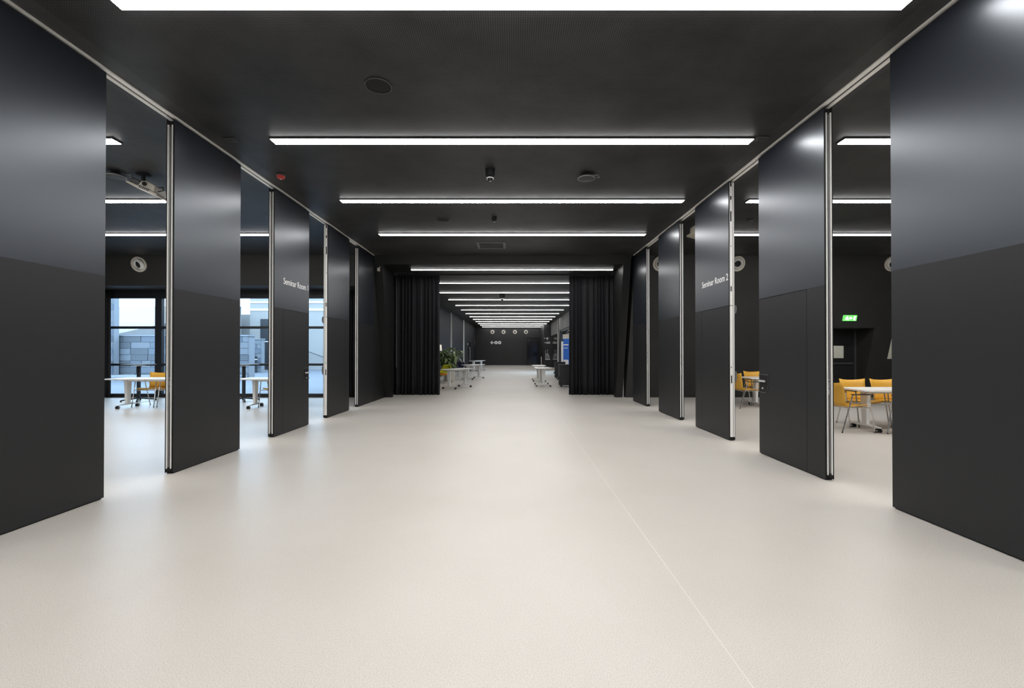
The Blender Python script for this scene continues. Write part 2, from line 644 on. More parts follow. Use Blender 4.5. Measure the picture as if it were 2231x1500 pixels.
for y, a, b_, c in zip(BY, cl, ll, rl):
    light_bar(-3.06, 3.04, y, CZ, a, 'central ceiling light bars')
    light_bar(-11.16, -5.06, y, CZ, b_, 'left room ceiling light bars')
    light_bar(4.2, 10.3, y, CZ, c, 'right room ceiling light bars')
for k in range(13):
    yy = 13.0 + 2.52 * k
    if k == 0:
        yy = 12.98
        lab = 'white light bar right under the bulkhead before the black curtains'
    else:
        lab = '%s light bar beyond the black curtains, counting from the curtains' % ordn[k - 1]
    light_bar(-3.02, 2.98, yy, HZ, lab, 'light bars of the hall beyond the curtains', 'diffuser_hall', .055)
light_bar(9, 13, 15.2, 2.95, 'light bar in the cream corridor behind the right room door', None)


# ------------------------------------------------------------------ ceiling tracks
def track(side, xface, label):
    t = thing('ceiling_track', label, 'track', (xface, 0, CZ))
    s = side
    for a, b_ in ((-.014, .036), (.062, .108)):
        x0, x1 = sorted((s * a, s * b_))
        obj('flange', B((x0, x1, -3.9, 12.2, -.014, 0)), 'alu', t)
    x0, x1 = sorted((s * .036, s * .062))
    obj('slot', B((x0, x1, -3.9, 12.2, -.004, 0)), 'black', t)
    return t


track(-1, XL, 'pale metal sliding track along the ceiling above the left panels')
track(1, XR, 'pale metal sliding track along the ceiling above the right panels')

# ------------------------------------------------------------------ movable partition panels
T = 0.095
SEAM = 2.118


def panel(side, xface, y0, y1, label, edge='double', door=None, text=None, handle_end=None, backpads=False):
    wd = y1 - y0
    t = thing('partition_panel', label, 'partition panel', (xface, y0, 0), 0,
              'left row of black partition panels' if side < 0 else 'right row of black partition panels')

    def bx(d0, d1, a, b_, z0, z1):
        x0, x1 = sorted((side * d0, side * d1))
        return (x0, x1, a, b_, z0, z1)
    S = .006
    obj('core', B(bx(S, T - S, .006, wd - .006, .035, 4.05)), 'black', t)
    for d0, d1 in ((0, S), (T - S, T)):
        obj('upper_sheet', B(bx(d0, d1, 0, wd, SEAM + .0003, 4.065)), 'panel_upper', t)
    g = .0025
    if door:
        a, b_ = door
        for d0, d1 in ((0, S), (T - S, T)):
            if a > .02:
                obj('lower_sheet', B(bx(d0, d1, 0, a - g, .013, SEAM - .0003)), 'panel_lower', t)
            if b_ < wd - .02:
                obj('lower_sheet', B(bx(d0, d1, b_ + g, wd, .013, SEAM - .0003)), 'panel_lower', t)
        lf = obj('door_leaf', B(bx(0, S, max(a, 0) + g, min(b_, wd) - g, .013, SEAM - .008)), 'panel_lower', t)
        obj('door_leaf', B(bx(T - S, T, max(a, 0) + g, min(b_, wd) - g, .013, SEAM - .008)), 'panel_lower', t)
        if handle_end is not None:
            p0, p1 = handle_end
            bm = bmesh.new()
            x0, x1 = sorted((side * -.004, side * .0))
            m_ = .055
            zt, zb = 1.085, .845
            far = p1 > wd * .5
            q = [(p0, zt), (p1, zt), (p1, zb), (p0 + m_, zb), (p0, zb + .09)] if far else [(p0, zt), (p1, zt), (p1, zb + .09), (p1 - m_, zb), (p0, zb)]
            prism(bm, q, 'x', x0, x1)
            hp = obj('handle_plate', bm, 'black', lf)
            rim = bmesh.new()
            x0, x1 = sorted((side * -.007, side * .0))
            for (ya, za), (yb, zb_) in zip(q, q[1:] + q[:1]):
                tube(rim, [(side * -.003, ya, za), (side * -.003, yb, zb_)], .005, 6)
            obj('handle_rim', rim, 'dark_grey', lf)
            x0, x1 = sorted((side * -.03, side * -.018))
            bm = bmesh.new()
            rbox(bm, x0, x1, p0 + .04, p1 - .012, .985, 1.012, .009, 'x')
            cyl(bm, (side * -.01, p1 - .035 if far else p0 + .055, .998), .009, .03, 'x', 10)
            obj('lever', bm, 'steel', lf)
            bm = bmesh.new()
            cyl(bm, (side * -.007, (p0 + p1) / 2 + .02, .90), .012, .012, 'x', 12)
            obj('lock', bm, 'steel', lf)
    else:
        for d0, d1 in ((0, S), (T - S, T)):
            obj('lower_sheet', B(bx(d0, d1, 0, wd, .013, SEAM - .0003)), 'panel_lower', t)
    obj('floor_seal', B(bx(.014, T - .014, .012, wd - .012, .001, .035)), 'rubber', t)
    for e0, e1 in ((-.004, .006), (wd - .006, wd + .004)):
        near = e0 < 0
        multi('edge_rubber', (bx(.003, .014, e0, e1, .012, 4.06), bx(T - .014, T - .003, e0, e1, .012, 4.06)), 'rubber', t)
        p0, p1 = (-.010, .006) if near else (wd - .006, wd + .010)
        if edge == 'double':
            multi('edge_profile', (bx(.016, .029, p0, p1, .06, 4.0),), 'alu', t)
            obj('edge_profile', B(bx(.062, .076, p0, p1, .06, 4.0)), 'alu', t)
            obj('edge_groove', B(bx(.044, .051, p0 * .5 if near else p0, p1 if near else wd + .004, .06, 3.98)), 'alu_dull', t)
            if near:
                multi('latch', (bx(.031, .043, -.008, .004, 1.08, 1.10), bx(.031, .043, -.008, .004, 1.0, 1.065), bx(.031, .043, -.008, .004, .93, .99)), 'alu_dull', t)
                multi('end_cap', (bx(.012, .03, -.008, .006, .03, .065), bx(.034, .058, -.012, .006, .03, .075), bx(.062, .08, -.008, .006, .03, .065)), 'rubber', t)
        else:
            multi('edge_profile', (bx(.014, .058, p0, p1, .06, SEAM - .004), bx(.014, .058, p0, p1, SEAM + .004, 4.05)), 'alu', t)
            multi('edge_profile', (bx(.068, .082, p0, p1, .06, 4.05),), 'alu', t)
            if near:
                multi('lock', (bx(.026, .044, -.0115, -.009, .90, 1.02), bx(.030, .040, -.0115, -.009, 1.14, 1.16)), 'black', t)
                multi('bolt', (bx(.022, .042, -.0115, -.009, 3.44, 3.60), bx(.022, .042, -.0115, -.009, 3.78, 3.84),
                              bx(.028, .036, -.0115, -.009, 3.04, 3.06), bx(.022, .044, -.0115, -.009, 3.99, 4.05)), 'black', t)
                obj('strike', B(bx(.02, .046, -.0115, -.009, 2.34, 2.42)), 'mid_grey', t)
    if backpads:
        for zc, hh, mm in ((2.06, .075, 'mid_grey'), (1.0, .1, 'mid_grey')):
            bm = bmesh.new()
            pr = [(T, zc + hh), (T + .035, zc + hh * .8), (T + .042, zc), (T + .03, zc - hh * .8), (T, zc - hh)]
            prism(bm, [(side * a, b_) for a, b_ in pr], 'y', .02, .14)
            obj('door_closer' if zc > 1.5 else 'pull_plate', bm, mm, t)
    if text:
        body, ya, yb, z, cap = text
        size = cap / 0.69
        tm = bpy.data.curves.new('measure', 'FONT')
        tm.body = body
        tm.size = size
        to = bpy.data.objects.new('measure', tm)
        COL.objects.link(to)
        bpy.context.view_layer.update()
        wtxt = to.dimensions.x
        bpy.data.objects.remove(to, do_unlink=True)
        sx = abs(yb - ya) / max(wtxt, 1e-3)
        if side < 0:
            R = Matrix(((0, 0, 1, .0012), (sx, 0, 0, ya - y0), (0, 1, 0, z), (0, 0, 0, 1)))
        else:
            R = Matrix(((0, 0, -1, -.0012), (-sx, 0, 0, yb - y0), (0, 1, 0, z), (0, 0, 0, 1)))
        text_mesh('room_lettering', body, size, 'white_print', t, R)
    return t


panel(-1, XL, 2.93, 4.146, 'nearest black partition panel on the left, cut by the left picture edge')
panel(-1, XL, 4.99, 6.205, 'second black partition panel in the left row, plain without a door')
panel(-1, XL, 7.09, 8.30, 'black partition panel lettered Seminar Room 1 with a door and lever', door=(.275, 1.20), handle_end=(.985, 1.19),
      text=('Seminar Room 1', 7.37, 8.25, 2.545, .105))
panel(-1, XL, 9.15, 10.35, 'fourth black panel in the left row with wide pale lock edge', edge='plate', door=(0, .95), backpads=True)
panel(-1, XL, 10.97, 12.17, 'last black partition panel in the left row, beside the slanted wall')
panel(1, XR, 2.65, 3.90, 'nearest black partition panel on the right, cut by the right picture edge')
panel(1, XR, 4.736, 5.997, 'second black panel in the right row with door and recessed lever', door=(.29, 1.26), handle_end=(1.045, 1.25))
panel(1, XR, 6.836, 8.09, 'black partition panel lettered Seminar Room 2 with wide pale lock edge', edge='plate', door=(0, .97), backpads=True,
      text=('Seminar Room 2', 6.86, 7.80, 2.525, .105))
panel(1, XR, 8.87, 10.13, 'fourth black partition panel in the right row, plain without lettering')
panel(1, XR, 11.07, 12.29, 'last black partition panel in the right row, before the curtains')


# ------------------------------------------------------------------ curtains
def curtain(label, x0, x1, y, z0, z1, folds, amp=.055, seed=1):
    rnd = random.Random(seed)
    nx, nz = folds * 14, 10
    ph = [rnd.uniform(-.5, .5) for _ in range(folds + 2)]
    am = [rnd.uniform(.65, 1.25) for _ in range(folds + 2)]
    bm = bmesh.new()
    grid = []
    for j in range(nz + 1):
        v = j / nz
        row = []
        for i in range(nx + 1):
            u = i / nx
            f = u * folds + .42 * math.sin(2 * math.pi * u * 1.7 + seed) * math.sin(math.pi * u) + .2 * math.sin(13 * u + seed) * math.sin(math.pi * u)
            f = min(max(f, 0), folds)
            k = int(min(f, folds - 1e-6))
            a = am[k] * (1 - (f - k)) + am[k + 1] * (f - k)
            p = ph[k] * (1 - (f - k)) + ph[k + 1] * (f - k)
            s = math.sin(2 * math.pi * f + p * (1 - .3 * v))
            wave = amp * a * (s + .25 * math.sin(4 * math.pi * f + 2 * p)) * (1 - .45 * v)
            x = x0 + (x1 - x0) * u + .012 * math.sin(3 * f + 4 * (1 - v)) * (1 - v)
            row.append(bm.verts.new((x, wave, z0 + (z1 - z0) * v)))
        grid.append(row)
    for j in range(nz):
        for i in range(nx):
            bm.faces.new((grid[j][i], grid[j][i + 1], grid[j + 1][i + 1], grid[j + 1][i]))
    t = thing('curtain', label, 'curtain', (0, y, 0), 0)
    o = obj('drape', bm, 'fabric_black', t, True)
    m = o.modifiers.new('thick', 'SOLIDIFY')
    m.thickness = .006
    obj('heading', B((min(x0, x1), max(x0, x1), -.012, .012, z1 - .02, z1 + .012)), 'fabric_black', t)
    return t


curtain('black pleated curtain gathered at the left of the hall opening', -3.80, -2.33, 13.85, .02, HZ - .05, 10, .06, 3)
curtain('black pleated curtain gathered at the right of the hall opening', 1.80, 3.22, 13.85, .02, HZ - .05, 10, .06, 5)
curtain('black drape hanging at the far left end of the left room window', -13.0, -12.12, 13.14, .02, 3.2, 8, .05, 8)
curtain('black drape at the right end of the left room window', -5.35, -4.2, 13.14, .02, 3.2, 10, .05, 9)
rl_ = thing('curtain_rail', 'dark curtain rail across the ceiling of the hall opening', 'rail', (0, 13.85, HZ))
obj('rail', B((-3.66, 3.13, -.02, .02, -.035, 0)), 'black', rl_)


# ------------------------------------------------------------------ furniture builders
def make_table(label, L=1.9, Dp=0.70, H=0.735, foot=0.62, inset=0.30):
    t = thing('flip_table', label, 'table')
    bm = bmesh.new()
    rbox(bm, -L / 2, L / 2, -Dp / 2, Dp / 2, H - .026, H, .05)
    obj('tabletop', bm, 'white_top', t)
    obj('beam', B((-L / 2 + inset, L / 2 - inset, -.03, .03, H - .085, H - .04)), 'white', t)
    for s in (-1, 1):
        x = s * (L / 2 - inset)
        bm = bmesh.new()
        hexa(bm, [(x - .03, -.052, .085), (x + .03, -.052, .085), (x + .03, .052, .085), (x - .03, .052, .085),
                  (x - .038, -.078, H - .06), (x + .038, -.078, H - .06), (x + .038, .078, H - .06), (x - .038, .078, H - .06)])
        bevel(bm, .008)
        lg = obj('leg', bm, 'white', t)
        bm = bmesh.new()
        prism(bm, [(-.24, H - .026), (.24, H - .026), (.12, H - .062), (-.12, H - .062)], 'x', x - .03, x + .03)
        obj('bracket', bm, 'white', lg)
        bm = bmesh.new()
        f = foot / 2
        prism(bm, [(-f, .075), (f, .075), (f, .092), (.06, .115), (-.06, .115), (-f, .092)], 'x', x - .028, x + .028)
        bevel(bm, .005)
        ft = obj('foot', bm, 'white', t)
        for q in (-1, 1):
            bm = bmesh.new()
            yy = q * (f - .03)
            for dx in (-.022, .022):
                cyl(bm, (x + dx, yy, .034), .034, .02, 'x', 16)
            box(bm, x - .012, x + .012, yy - .012, yy + .012, .034, .078)
            cs = obj('caster', bm, 'rubber', ft)
            bm = bmesh.new()
            cyl(bm, (x, yy, .034), .012, .072, 'x', 10)
            obj('hub', bm, 'steel', ft)
    multi('release_lever', ((-.12, -.06, -.16, -.145, H - .045, H - .03), (-L / 2 + .12, -L / 2 + .2, -.2, -.17, H - .045, H - .027)), 'black', t)
    return t


def make_chair(label):
    t = thing('armchair', label, 'chair')
    prof = [(-.235, .438, .195), (-.21, .455, .215), (-.12, .453, .225), (0, .443, .228), (.11, .436, .225), (.17, .440, .215),
            (.205, .462, .21), (.222, .505, .214), (.232, .57, .226), (.246, .66, .236), (.264, .76, .238), (.282, .838, .252)]
    N = 10

    def surf(rows, last):
        bm = bmesh.new()
        g = []
        for k, (y, z, hw) in enumerate(rows):
            row = []
            for i in range(N + 1):
                u = -1 + 2 * i / N
                seat = z < .46 and y < .19
                zz = z + (.016 * u * u if seat else 0)
                yy = y - (0 if seat else .05 * u * u)
                if last and k == len(rows) - 1:
                    zz += .028 * abs(u) ** 2.2
                row.append(bm.verts.new((hw * u, yy, zz)))
            g.append(row)
        for a in range(len(g) - 1):
            for i in range(N):
                bm.faces.new((g[a][i], g[a][i + 1], g[a + 1][i + 1], g[a + 1][i]))
        return bm
    for nm, rows, last in (('seat', prof[:7], False), ('backrest', prof[6:], True)):
        o = obj(nm, surf(rows, last), 'yellow', t, True)
        m = o.modifiers.new('thick', 'SOLIDIFY')
        m.thickness = .012
        m.offset = 0
    for s in (-1, 1):
        x = s * .265
        bm = bmesh.new()
        tube(bm, [(x + s * .01, -.29, .008), (x, -.20, .63), (x, -.19, .648)], .0105)
        obj('leg', bm, 'chrome', t, True)
        bm = bmesh.new()
        tube(bm, [(x + s * .01, .27, .008), (x, .085, .63), (x, .075, .648)], .0105)
        obj('leg', bm, 'chrome', t, True)
        bm = bmesh.new()
        rbox(bm, x - .02, x + .02, -.22, .10, .646, .664, .015)
        obj('armrest', bm, 'arm_black', t)
        for yy in (-.29, .27):
            bm = bmesh.new()
            cyl(bm, (x + s * .01, yy, .008), .013, .016, 'z', 10)
            obj('foot_cap', bm, 'rubber', t)
    bm = bmesh.new()
    for yy, z in ((-.232, .42), (.148, .42)):
        tube(bm, [(-.268, yy, z), (.268, yy, z)], .009)
    for xx in (-.13, .13):
        tube(bm, [(xx, -.232, .42), (xx, .148, .42)], .009)
    obj('seat_frame', bm, 'chrome', t, True)
    return t


def make_tall_table(label):
    t = thing('tall_table', label, 'table')
    bm = bmesh.new()
    lathe(bm, [(.375, 1.018), (.385, 1.024), (.385, 1.034), (.38, 1.04)], 36)
    obj('tabletop', bm, 'dark_grey', t, True)
    bm = bmesh.new()
    lathe(bm, [(.05, .985), (.16, 1.008), (.17, 1.018)], 24)
    obj('top_plate', bm, 'white', t, True)
    bm = bmesh.new()
    rbox(bm, -.035, .035, -.035, .035, .08, .99, .01)
    obj('column', bm, 'frame_dark', t)
    for k in range(4):
        a = math.radians(35 + 90 * k)
        c, s = math.cos(a), math.sin(a)
        bm = bmesh.new()
        pr = [(.02, .07), (.02, .105), (.10, .10), (.38, .05), (.40, .02), (.36, .02)]
        prism(bm, pr, 'y', -.022, .022)
        bmesh.ops.rotate(bm, verts=bm.verts[:], cent=(0, 0, 0), matrix=Matrix.Rotation(a, 3, 'Z'))
        lg = obj('foot', bm, 'frame_dark', t)
        bm = bmesh.new()
        cyl(bm, (.375 * c, .375 * s, .010), .02, .02, 'z', 12)
        obj('glide', bm, 'rubber', lg)
    return t


# left room
tL = make_table('white flip-top table in the first left gap beside the yellow chair')
tL.location = (-8.92, 10.85, 0)
tM = make_table('white flip-top table in the second gap, beside the Seminar Room 1 panel', L=1.5)
tM.location = (-5.95, 10.85, 0)
tM['group'] = 'white flip-top tables'
tL['group'] = 'white flip-top tables'
# right room
dup(tL, (6.94, 7.78, 0), 0, 'white flip-top table between yellow chairs in the nearest right gap')
dup(tL, (6.86, 11.15, 0), 0, 'white flip-top table glimpsed behind the door handle of second right panel')
chL = make_chair('yellow chair behind the table in the first left gap, backrest showing')
chL.location = (-9.25, 11.2, 0)
chL['group'] = 'yellow shell armchairs'
dup(chL, (-8.62, 11.2, 0), 0, 'yellow chair in the first left gap, cut off by second panel edge')
dup(chL, (-6.08, 11.2, 0), 0, 'yellow chair in the second left gap, mostly hidden by Seminar Room 1 panel')
R90 = math.pi / 2
dup(chL, (5.93, 7.77, 0), R90, 'yellow chair at the left end of the nearest right table, seen from behind')
dup(chL, (6.65, 8.32, 0), 0, 'yellow chair behind the nearest right table, left of the two backrests')
dup(chL, (7.245, 8.32, 0), 0, 'yellow chair behind the nearest right table, right of the two backrests')
dup(chL, (6.66, 7.14, 0), -R90 + .1, 'yellow chair cut off by the nearest right panel, armrest and seat showing')
dup(chL, (5.82, 10.92, 0), R90, 'yellow chair seen from behind beside the Seminar Room 2 panel')
dup(chL, (6.56, 11.70, 0), 0, 'yellow chair behind the far right table, above the white top')
tt = make_tall_table('black tall standing table in front of the window, first left gap')
tt.location = (-10.5, 12.25, 0)
tt['group'] = 'tall standing tables'
dup(tt, (-7.55, 12.25, 0), 0, 'black tall standing table in the second left gap by the window')


# ------------------------------------------------------------------ air nozzles
def nozzle(label, x, z, wall='tilt', y=None, r=.215, grp='round air nozzles'):
    t = thing('air_nozzle', label, 'air vent', (x, yf(z) if y is None else y, z), 0, grp)
    R = Matrix.Rotation(math.pi / 2 + (math.atan2(TILT, CZ) if y is None else 0), 4, 'X')
    bm = bmesh.new()
    lathe(bm, [(r, 0), (r, .02), (r * .97, .032), (r * .80, .034), (r * .76, .012), (r * .72, .010)], 32, R, False)
    obj('ring', bm, 'cream', t, True)
    bm = bmesh.new()
    A = R @ Matrix.Rotation(.18, 4, 'X') @ Matrix.Rotation(-.15, 4, 'Y')
    lathe(bm, [(r * .74, .008), (r * .62, .045), (r * .50, .075), (r * .44, .06), (r * .42, .0)], 28, A, False)
    obj('nozzle', bm, 'alu', t, True)
    bm = bmesh.new()
    lathe(bm, [(r * .43, .02), (0, .02)], 24, A, False)
    obj('throat', bm, 'black', t)
    bm = bmesh.new()
    lathe(bm, [(r * .9, .002), (r * .9, .008), (0, .008)], 24, R, False)
    obj('back_plate', bm, 'dark_grey', t)
    return t


nozzle('round white air nozzle high on the left room wall', -10.52, 3.85)
nozzle('round air nozzle half hidden behind the nearest right panel', 10.68, 3.87)
nozzle('round air nozzle showing beside the Seminar Room 2 panel edge', 6.32, 3.87)
nozzle('round air nozzle cut off behind the fourth right panel', 4.15, 3.87)
for k, (px, nm) in enumerate(((1073, 'leftmost of four round air nozzles on the far end wall'), (1097, 'second from left of four air nozzles on the far end wall'),
                              (1122, 'third from left of four air nozzles on the far end wall'), (1146, 'rightmost of four round air nozzles on the far end wall'))):
    nozzle(nm, (px - 1117) * 44 / 950, 3.36, y=44.0, r=.21)


# ------------------------------------------------------------------ ceiling fittings
def speaker(label, x, y, r=.135, drop=.0):
    t = thing('ceiling_speaker', label, 'speaker', (x, y, CZ))
    bm = bmesh.new()
    lathe(bm, [(r, 0), (r, -.012), (r * .93, -.016), (r * .9, -.008)], 32, None, False)
    obj('rim', bm, 'dark_grey', t, True)
    bm = bmesh.new()
    lathe(bm, [(r * .92, -.006), (r * .6, -.010), (0, -.011)], 32, None, False)
    obj('grille', bm, 'black', t, True)
    return t


speaker('round black ceiling speaker between the two nearest light bars', -1.36, 4.40)
speaker('flush round ceiling speaker left of the small black sensor', -1.42, 8.87, .14)


def hung_speaker(label, x, y, rz):
    t = thing('ceiling_speaker', label, 'speaker', (x, y, CZ), rz)
    bm = bmesh.new()
    lathe(bm, [(.05, 0), (.06, -.02), (.115, -.045), (.13, -.06), (.13, -.068), (.12, -.072)], 28)
    obj('body', bm, 'dark_grey', t, True)
    bm = bmesh.new()
    lathe(bm, [(.131, -.062), (.134, -.066), (.131, -.072), (.12, -.074)], 28, None, False)
    obj('rim', bm, 'alu_dull', t, True)
    bm = bmesh.new()
    tube(bm, [(.06, 0, -.02), (.19, -.01, -.012), (.2, -.02, -.05), (.17, -.02, -.06)], .008)
    obj('bracket', bm, 'alu_dull', t, True)
    return t


hung_speaker('small disc fitting with bracket on the central ceiling, right of camera dome', 1.12, 6.62, 0)
hung_speaker('round disc speaker on the left room ceiling beside the projector', -5.98, 6.55, .4)


def dome(label, x, y, z=CZ, s=1.0):
    t = thing('dome_camera', label, 'camera', (x, y, z))
    bm = bmesh.new()
    lathe(bm, [(.07 * s, 0), (.07 * s, -.10 * s), (.05 * s, -.11 * s)], 20)
    obj('mount', bm, 'black', t, True)
    bm = bmesh.new()
    lathe(bm, [(.046 * s, -.10 * s), (.048 * s, -.13 * s)] + [(.046 * s * math.cos(a), -.13 * s - .046 * s * math.sin(a)) for a in (.3, .6, .9, 1.2)] + [(0, -.176 * s)], 20)
    obj('dome', bm, 'gloss_black', t, True)
    bm = bmesh.new()
    lathe(bm, [(.049 * s, -.125 * s), (.054 * s, -.13 * s), (.052 * s, -.142 * s), (.046 * s, -.14 * s)], 24, None, False)
    obj('ring', bm, 'white', t, True)
    return t


dome('black dome camera with pale ring on the central ceiling', -.335, 6.45)
dome('black camera on the hall ceiling beyond the curtains', -.45, 18.6, HZ, 1.6)
t = thing('ceiling_sensor', 'small black cylinder sensor on the central ceiling before fourth bar', 'sensor', (-.37, 8.75, CZ))
bm = bmesh.new()
lathe(bm, [(.05, 0), (.05, -.06), (.036, -.065), (.034, -.085)], 16)
obj('body', bm, 'black', t, True)
bm = bmesh.new()
lathe(bm, [(.034, -.084), (.02, -.095), (0, -.097)], 16)
obj('lens', bm, 'gloss_black', t, True)


def detector(label, x, y, red, z=CZ):
    t = thing('smoke_detector', label, 'smoke detector', (x, y, z))
    bm = bmesh.new()
    lathe(bm, [(.07, 0), (.07, -.022), (.058, -.03)], 20)
    obj('base', bm, 'dark_grey', t, True)
    bm = bmesh.new()
    lathe(bm, [(.058, -.03), (.058, -.045), (.045, -.068), (.02, -.074), (0, -.074)], 20)
    obj('cap', bm, 'red' if red else 'dark_grey', t, True)
    bm = bmesh.new()
    lathe(bm, [(.014, -.072), (.014, -.079), (0, -.081)], 12)
    obj('light', bm, 'white' if red else 'mid_grey', t, True)
    return t


detector('red smoke detector on the central ceiling near the left track', -3.53, 6.62, True)
detector('dark smoke detector on the right room ceiling', 4.85, 8.9, False)


def plate(label, x, y):
    t = thing('ceiling_plate', label, 'ceiling plate', (x, y, CZ))
    obj('plate', B((-.075, .075, -.06, .06, -.012, 0)), 'dark_grey', t)
    obj('slot', B((-.05, .05, -.005, .005, -.014, -.012)), 'black', t)


plate('small dark plate on the ceiling beside the left track', -3.58, 5.53)
plate('small dark plate on the ceiling beside the right track', 3.15, 5.50)
t = thing('ceiling_grille', 'square dark ventilation grille on the ceiling behind the fourth light bar', 'grille', (-.54, 11.08, CZ))
obj('frame', B((-.36, .36, -.33, -.27, -.012, 0), (-.36, .36, .27, .33, -.012, 0), (-.36, -.30, -.27, .27, -.012, 0), (.30, .36, -.27, .27, -.012, 0)), 'mid_grey', t)
obj('core', B((-.3, .3, -.27, .27, -.004, 0)), 'dark_grey', t)
for k in range(7):
    obj('slat', B((-.3, .3, -.235 + .075 * k, -.21 + .075 * k, -.011, -.004)), 'dark_grey', t)


def projector(label, loc, rz, tilt):
    t = thing('projector', label, 'projector', loc, rz)
    bm = bmesh.new()
    lathe(bm, [(.11, 0), (.11, -.015), (.03, -.03), (.03, -.12)], 20)
    obj('ceiling_mount', bm, 'black', t, True)
    M = Matrix.Translation((0, 0, -.22)) @ Matrix.Rotation(tilt, 4, 'Y')

    def part(nm, bmx, m, p=None):
        bmesh.ops.transform(bmx, matrix=M, verts=bmx.verts[:])
        return obj(nm, bmx, m, p or t)
    bm = B((-.28, .26, -.02, .34, -.055, -.02))
    bevel(bm, .008)
    bd = part('body', bm, 'projector')
    bm = bmesh.new()
    prism(bm, [(-.10, -.02), (.20, -.02), (.16, .10), (-.06, .12)], 'y', .0, .3)
    bevel(bm, .01)
    part('rear_housing', bm, 'projector')
    bm = B((-.25, -.08, .0, .30, -.02, .07))
    bevel(bm, .012)
    part('vent_block', bm, 'dark_grey')
    for k in range(6):
        part('vent_slat', B((-.05 + .03 * k, -.036 + .03 * k, -.024, -.018, -.05, .0)), 'dark_grey', bd)
    bm = bmesh.new()
    cyl(bm, (.0, -.005, .05), .035, .03, 'y', 16)
    part('lens', bm, 'gloss_black')
    bm = bmesh.new()
    tube(bm, [(.14, .1, .08), (.22, .1, .14), (.26, .08, .08), (.2, .06, .02)], .008)
    part('cable', bm, 'black')
    return t


projector('beige projector tilted under the left room ceiling', (-5.62, 6.62, CZ), 0.15, .42).scale = (.86, .86, .86)
projector('beige projector corner showing behind the Seminar Room 2 panel', (4.0, 9.0, CZ), 2.2, .25)

t = thing('wall_sensor', 'small white sensor on the slanted wall above the left curtain', 'sensor', (-3.775, yf(3.72), 3.72))
obj('body', B((-.03, .03, -.06, .02, -.06, .03)), 'cream', t)
bm = bmesh.new()
tube(bm, [(.02, -.01, .03), (.04, -.03, .055), (.03, -.06, .06)], .01)
obj('arm', bm, 'cream', t)

# exit sign on the tilted wall
zc = 2.37
es = thing('exit_sign', 'lit green exit sign above the door in the right room', 'exit sign', (9.76, yf(zc), zc))
es.rotation_euler = (math.atan2(TILT, CZ), 0, 0)
obj('lit_panel', B((-.19, .19, -.045, -.005, -.082, .082)), 'green_sign', es)
obj('frame', B((-.196, .196, -.005, 0.02, -.088, .088)), 'dark_grey', es)
bm = bmesh.new()
R_ = Matrix.Translation((-.09, -.047, .045)) @ Matrix.Rotation(math.pi / 2, 4, 'X')
lathe(bm, [(.016, -.001), (.016, .001)], 12, R_)
for a, b_ in (((-.10, .028), (-.08, -.012)), ((-.08, -.012), (-.055, -.035)), ((-.055, -.035), (-.06, -.06)), ((-.08, -.012), (-.105, -.035)), ((-.105, -.035), (-.14, -.04)),
              ((-.10, .024), (-.13, .004)), ((-.098, .024), (-.06, .008))):
    tube(bm, [(a[0], -.0475, a[1]), (b_[0], -.0475, b_[1])], .009, 6)
obj('running_figure', bm, 'sign_white', es)
bm = bmesh.new()
prism(bm, [(-.035, 0), (.005, .045), (.005, .016), (.055, .016), (.055, -.016), (.005, -.016), (.005, -.045)], 'y', -.049, -.046)
obj('arrow', bm, 'sign_white', es)
obj('door_symbol', B((.10, .145, -.049, -.046, -.06, .055)), 'sign_white', es)

# ------------------------------------------------------------------ hall beyond the curtains
ht = make_table('white flip-top table beyond the curtains, nearest on the right side', L=1.4, Dp=.62, H=.735, foot=.60, inset=.14)
ht.location = (1.21, 17.73, 0)
ht.rotation_euler = (0, 0, R90)
ht['group'] = 'white flip-top tables in the far hall'
dup(ht, (1.235, 20.65, 0), R90, 'white flip-top table beyond the curtains, second on the right side')
ax = math.atan2(1.1, .5)
dup(ht, (-2.12, 16.65, 0), ax, 'white flip-top table right beside the left curtain edge, below the plant')
dup(ht, (-1.99, 22.05, 0), ax, 'white flip-top table in the far hall left, middle of three')
dup(ht, (-2.55, 31.5, 0), ax, 'white flip-top table in the far hall left, farthest of three')

pp = thing('potted_plant', 'leafy green plant in a pale planter beyond the left curtain', 'plant', (-2.98, 20.6, 0))
bm = bmesh.new()
lathe(bm, [(.19, 0), (.23, .02), (.27, .58), (.25, .58), (.245, .52)], 24)
obj('planter', bm, 'cream', pp, True)
bm = bmesh.new()
lathe(bm, [(.24, .53), (0, .54)], 20, None, False)
obj('soil', bm, 'soil', pp)
rnd = random.Random(4)
leafm = {}
for nm in ('leaf', 'leaf_pale'):
    bm = bmesh.new()
    Ln, W_ = .34, .062
    cen = [bm.verts.new((0, Ln * q, -.10 * q * q * Ln / .34 + .02 * math.sin(3 * q))) for q in (0, .25, .5, .75, 1)]
    lf_ = [bm.verts.new((-W_ * s, Ln * q, -.10 * q * q + .03)) for q, s in ((.25, .8), (.5, 1), (.75, .65))]
    rt_ = [bm.verts.new((W_ * s, Ln * q, -.10 * q * q + .03)) for q, s in ((.25, .8), (.5, 1), (.75, .65))]
    for sd in (lf_, rt_):
        bm.faces.new((cen[0], sd[0], cen[1]))
        bm.faces.new((cen[1], sd[0], sd[1], cen[2]))
        bm.faces.new((cen[2], sd[1], sd[2], cen[3]))
        bm.faces.new((cen[3], sd[2], cen[4]))
    bmesh.ops.recalc_face_normals(bm, faces=bm.faces[:])
    me = bpy.data.meshes.new(nm)
    bm.to_mesh(me)
    bm.free()
    me.materials.append(MATS[nm])
    leafm[nm] = me
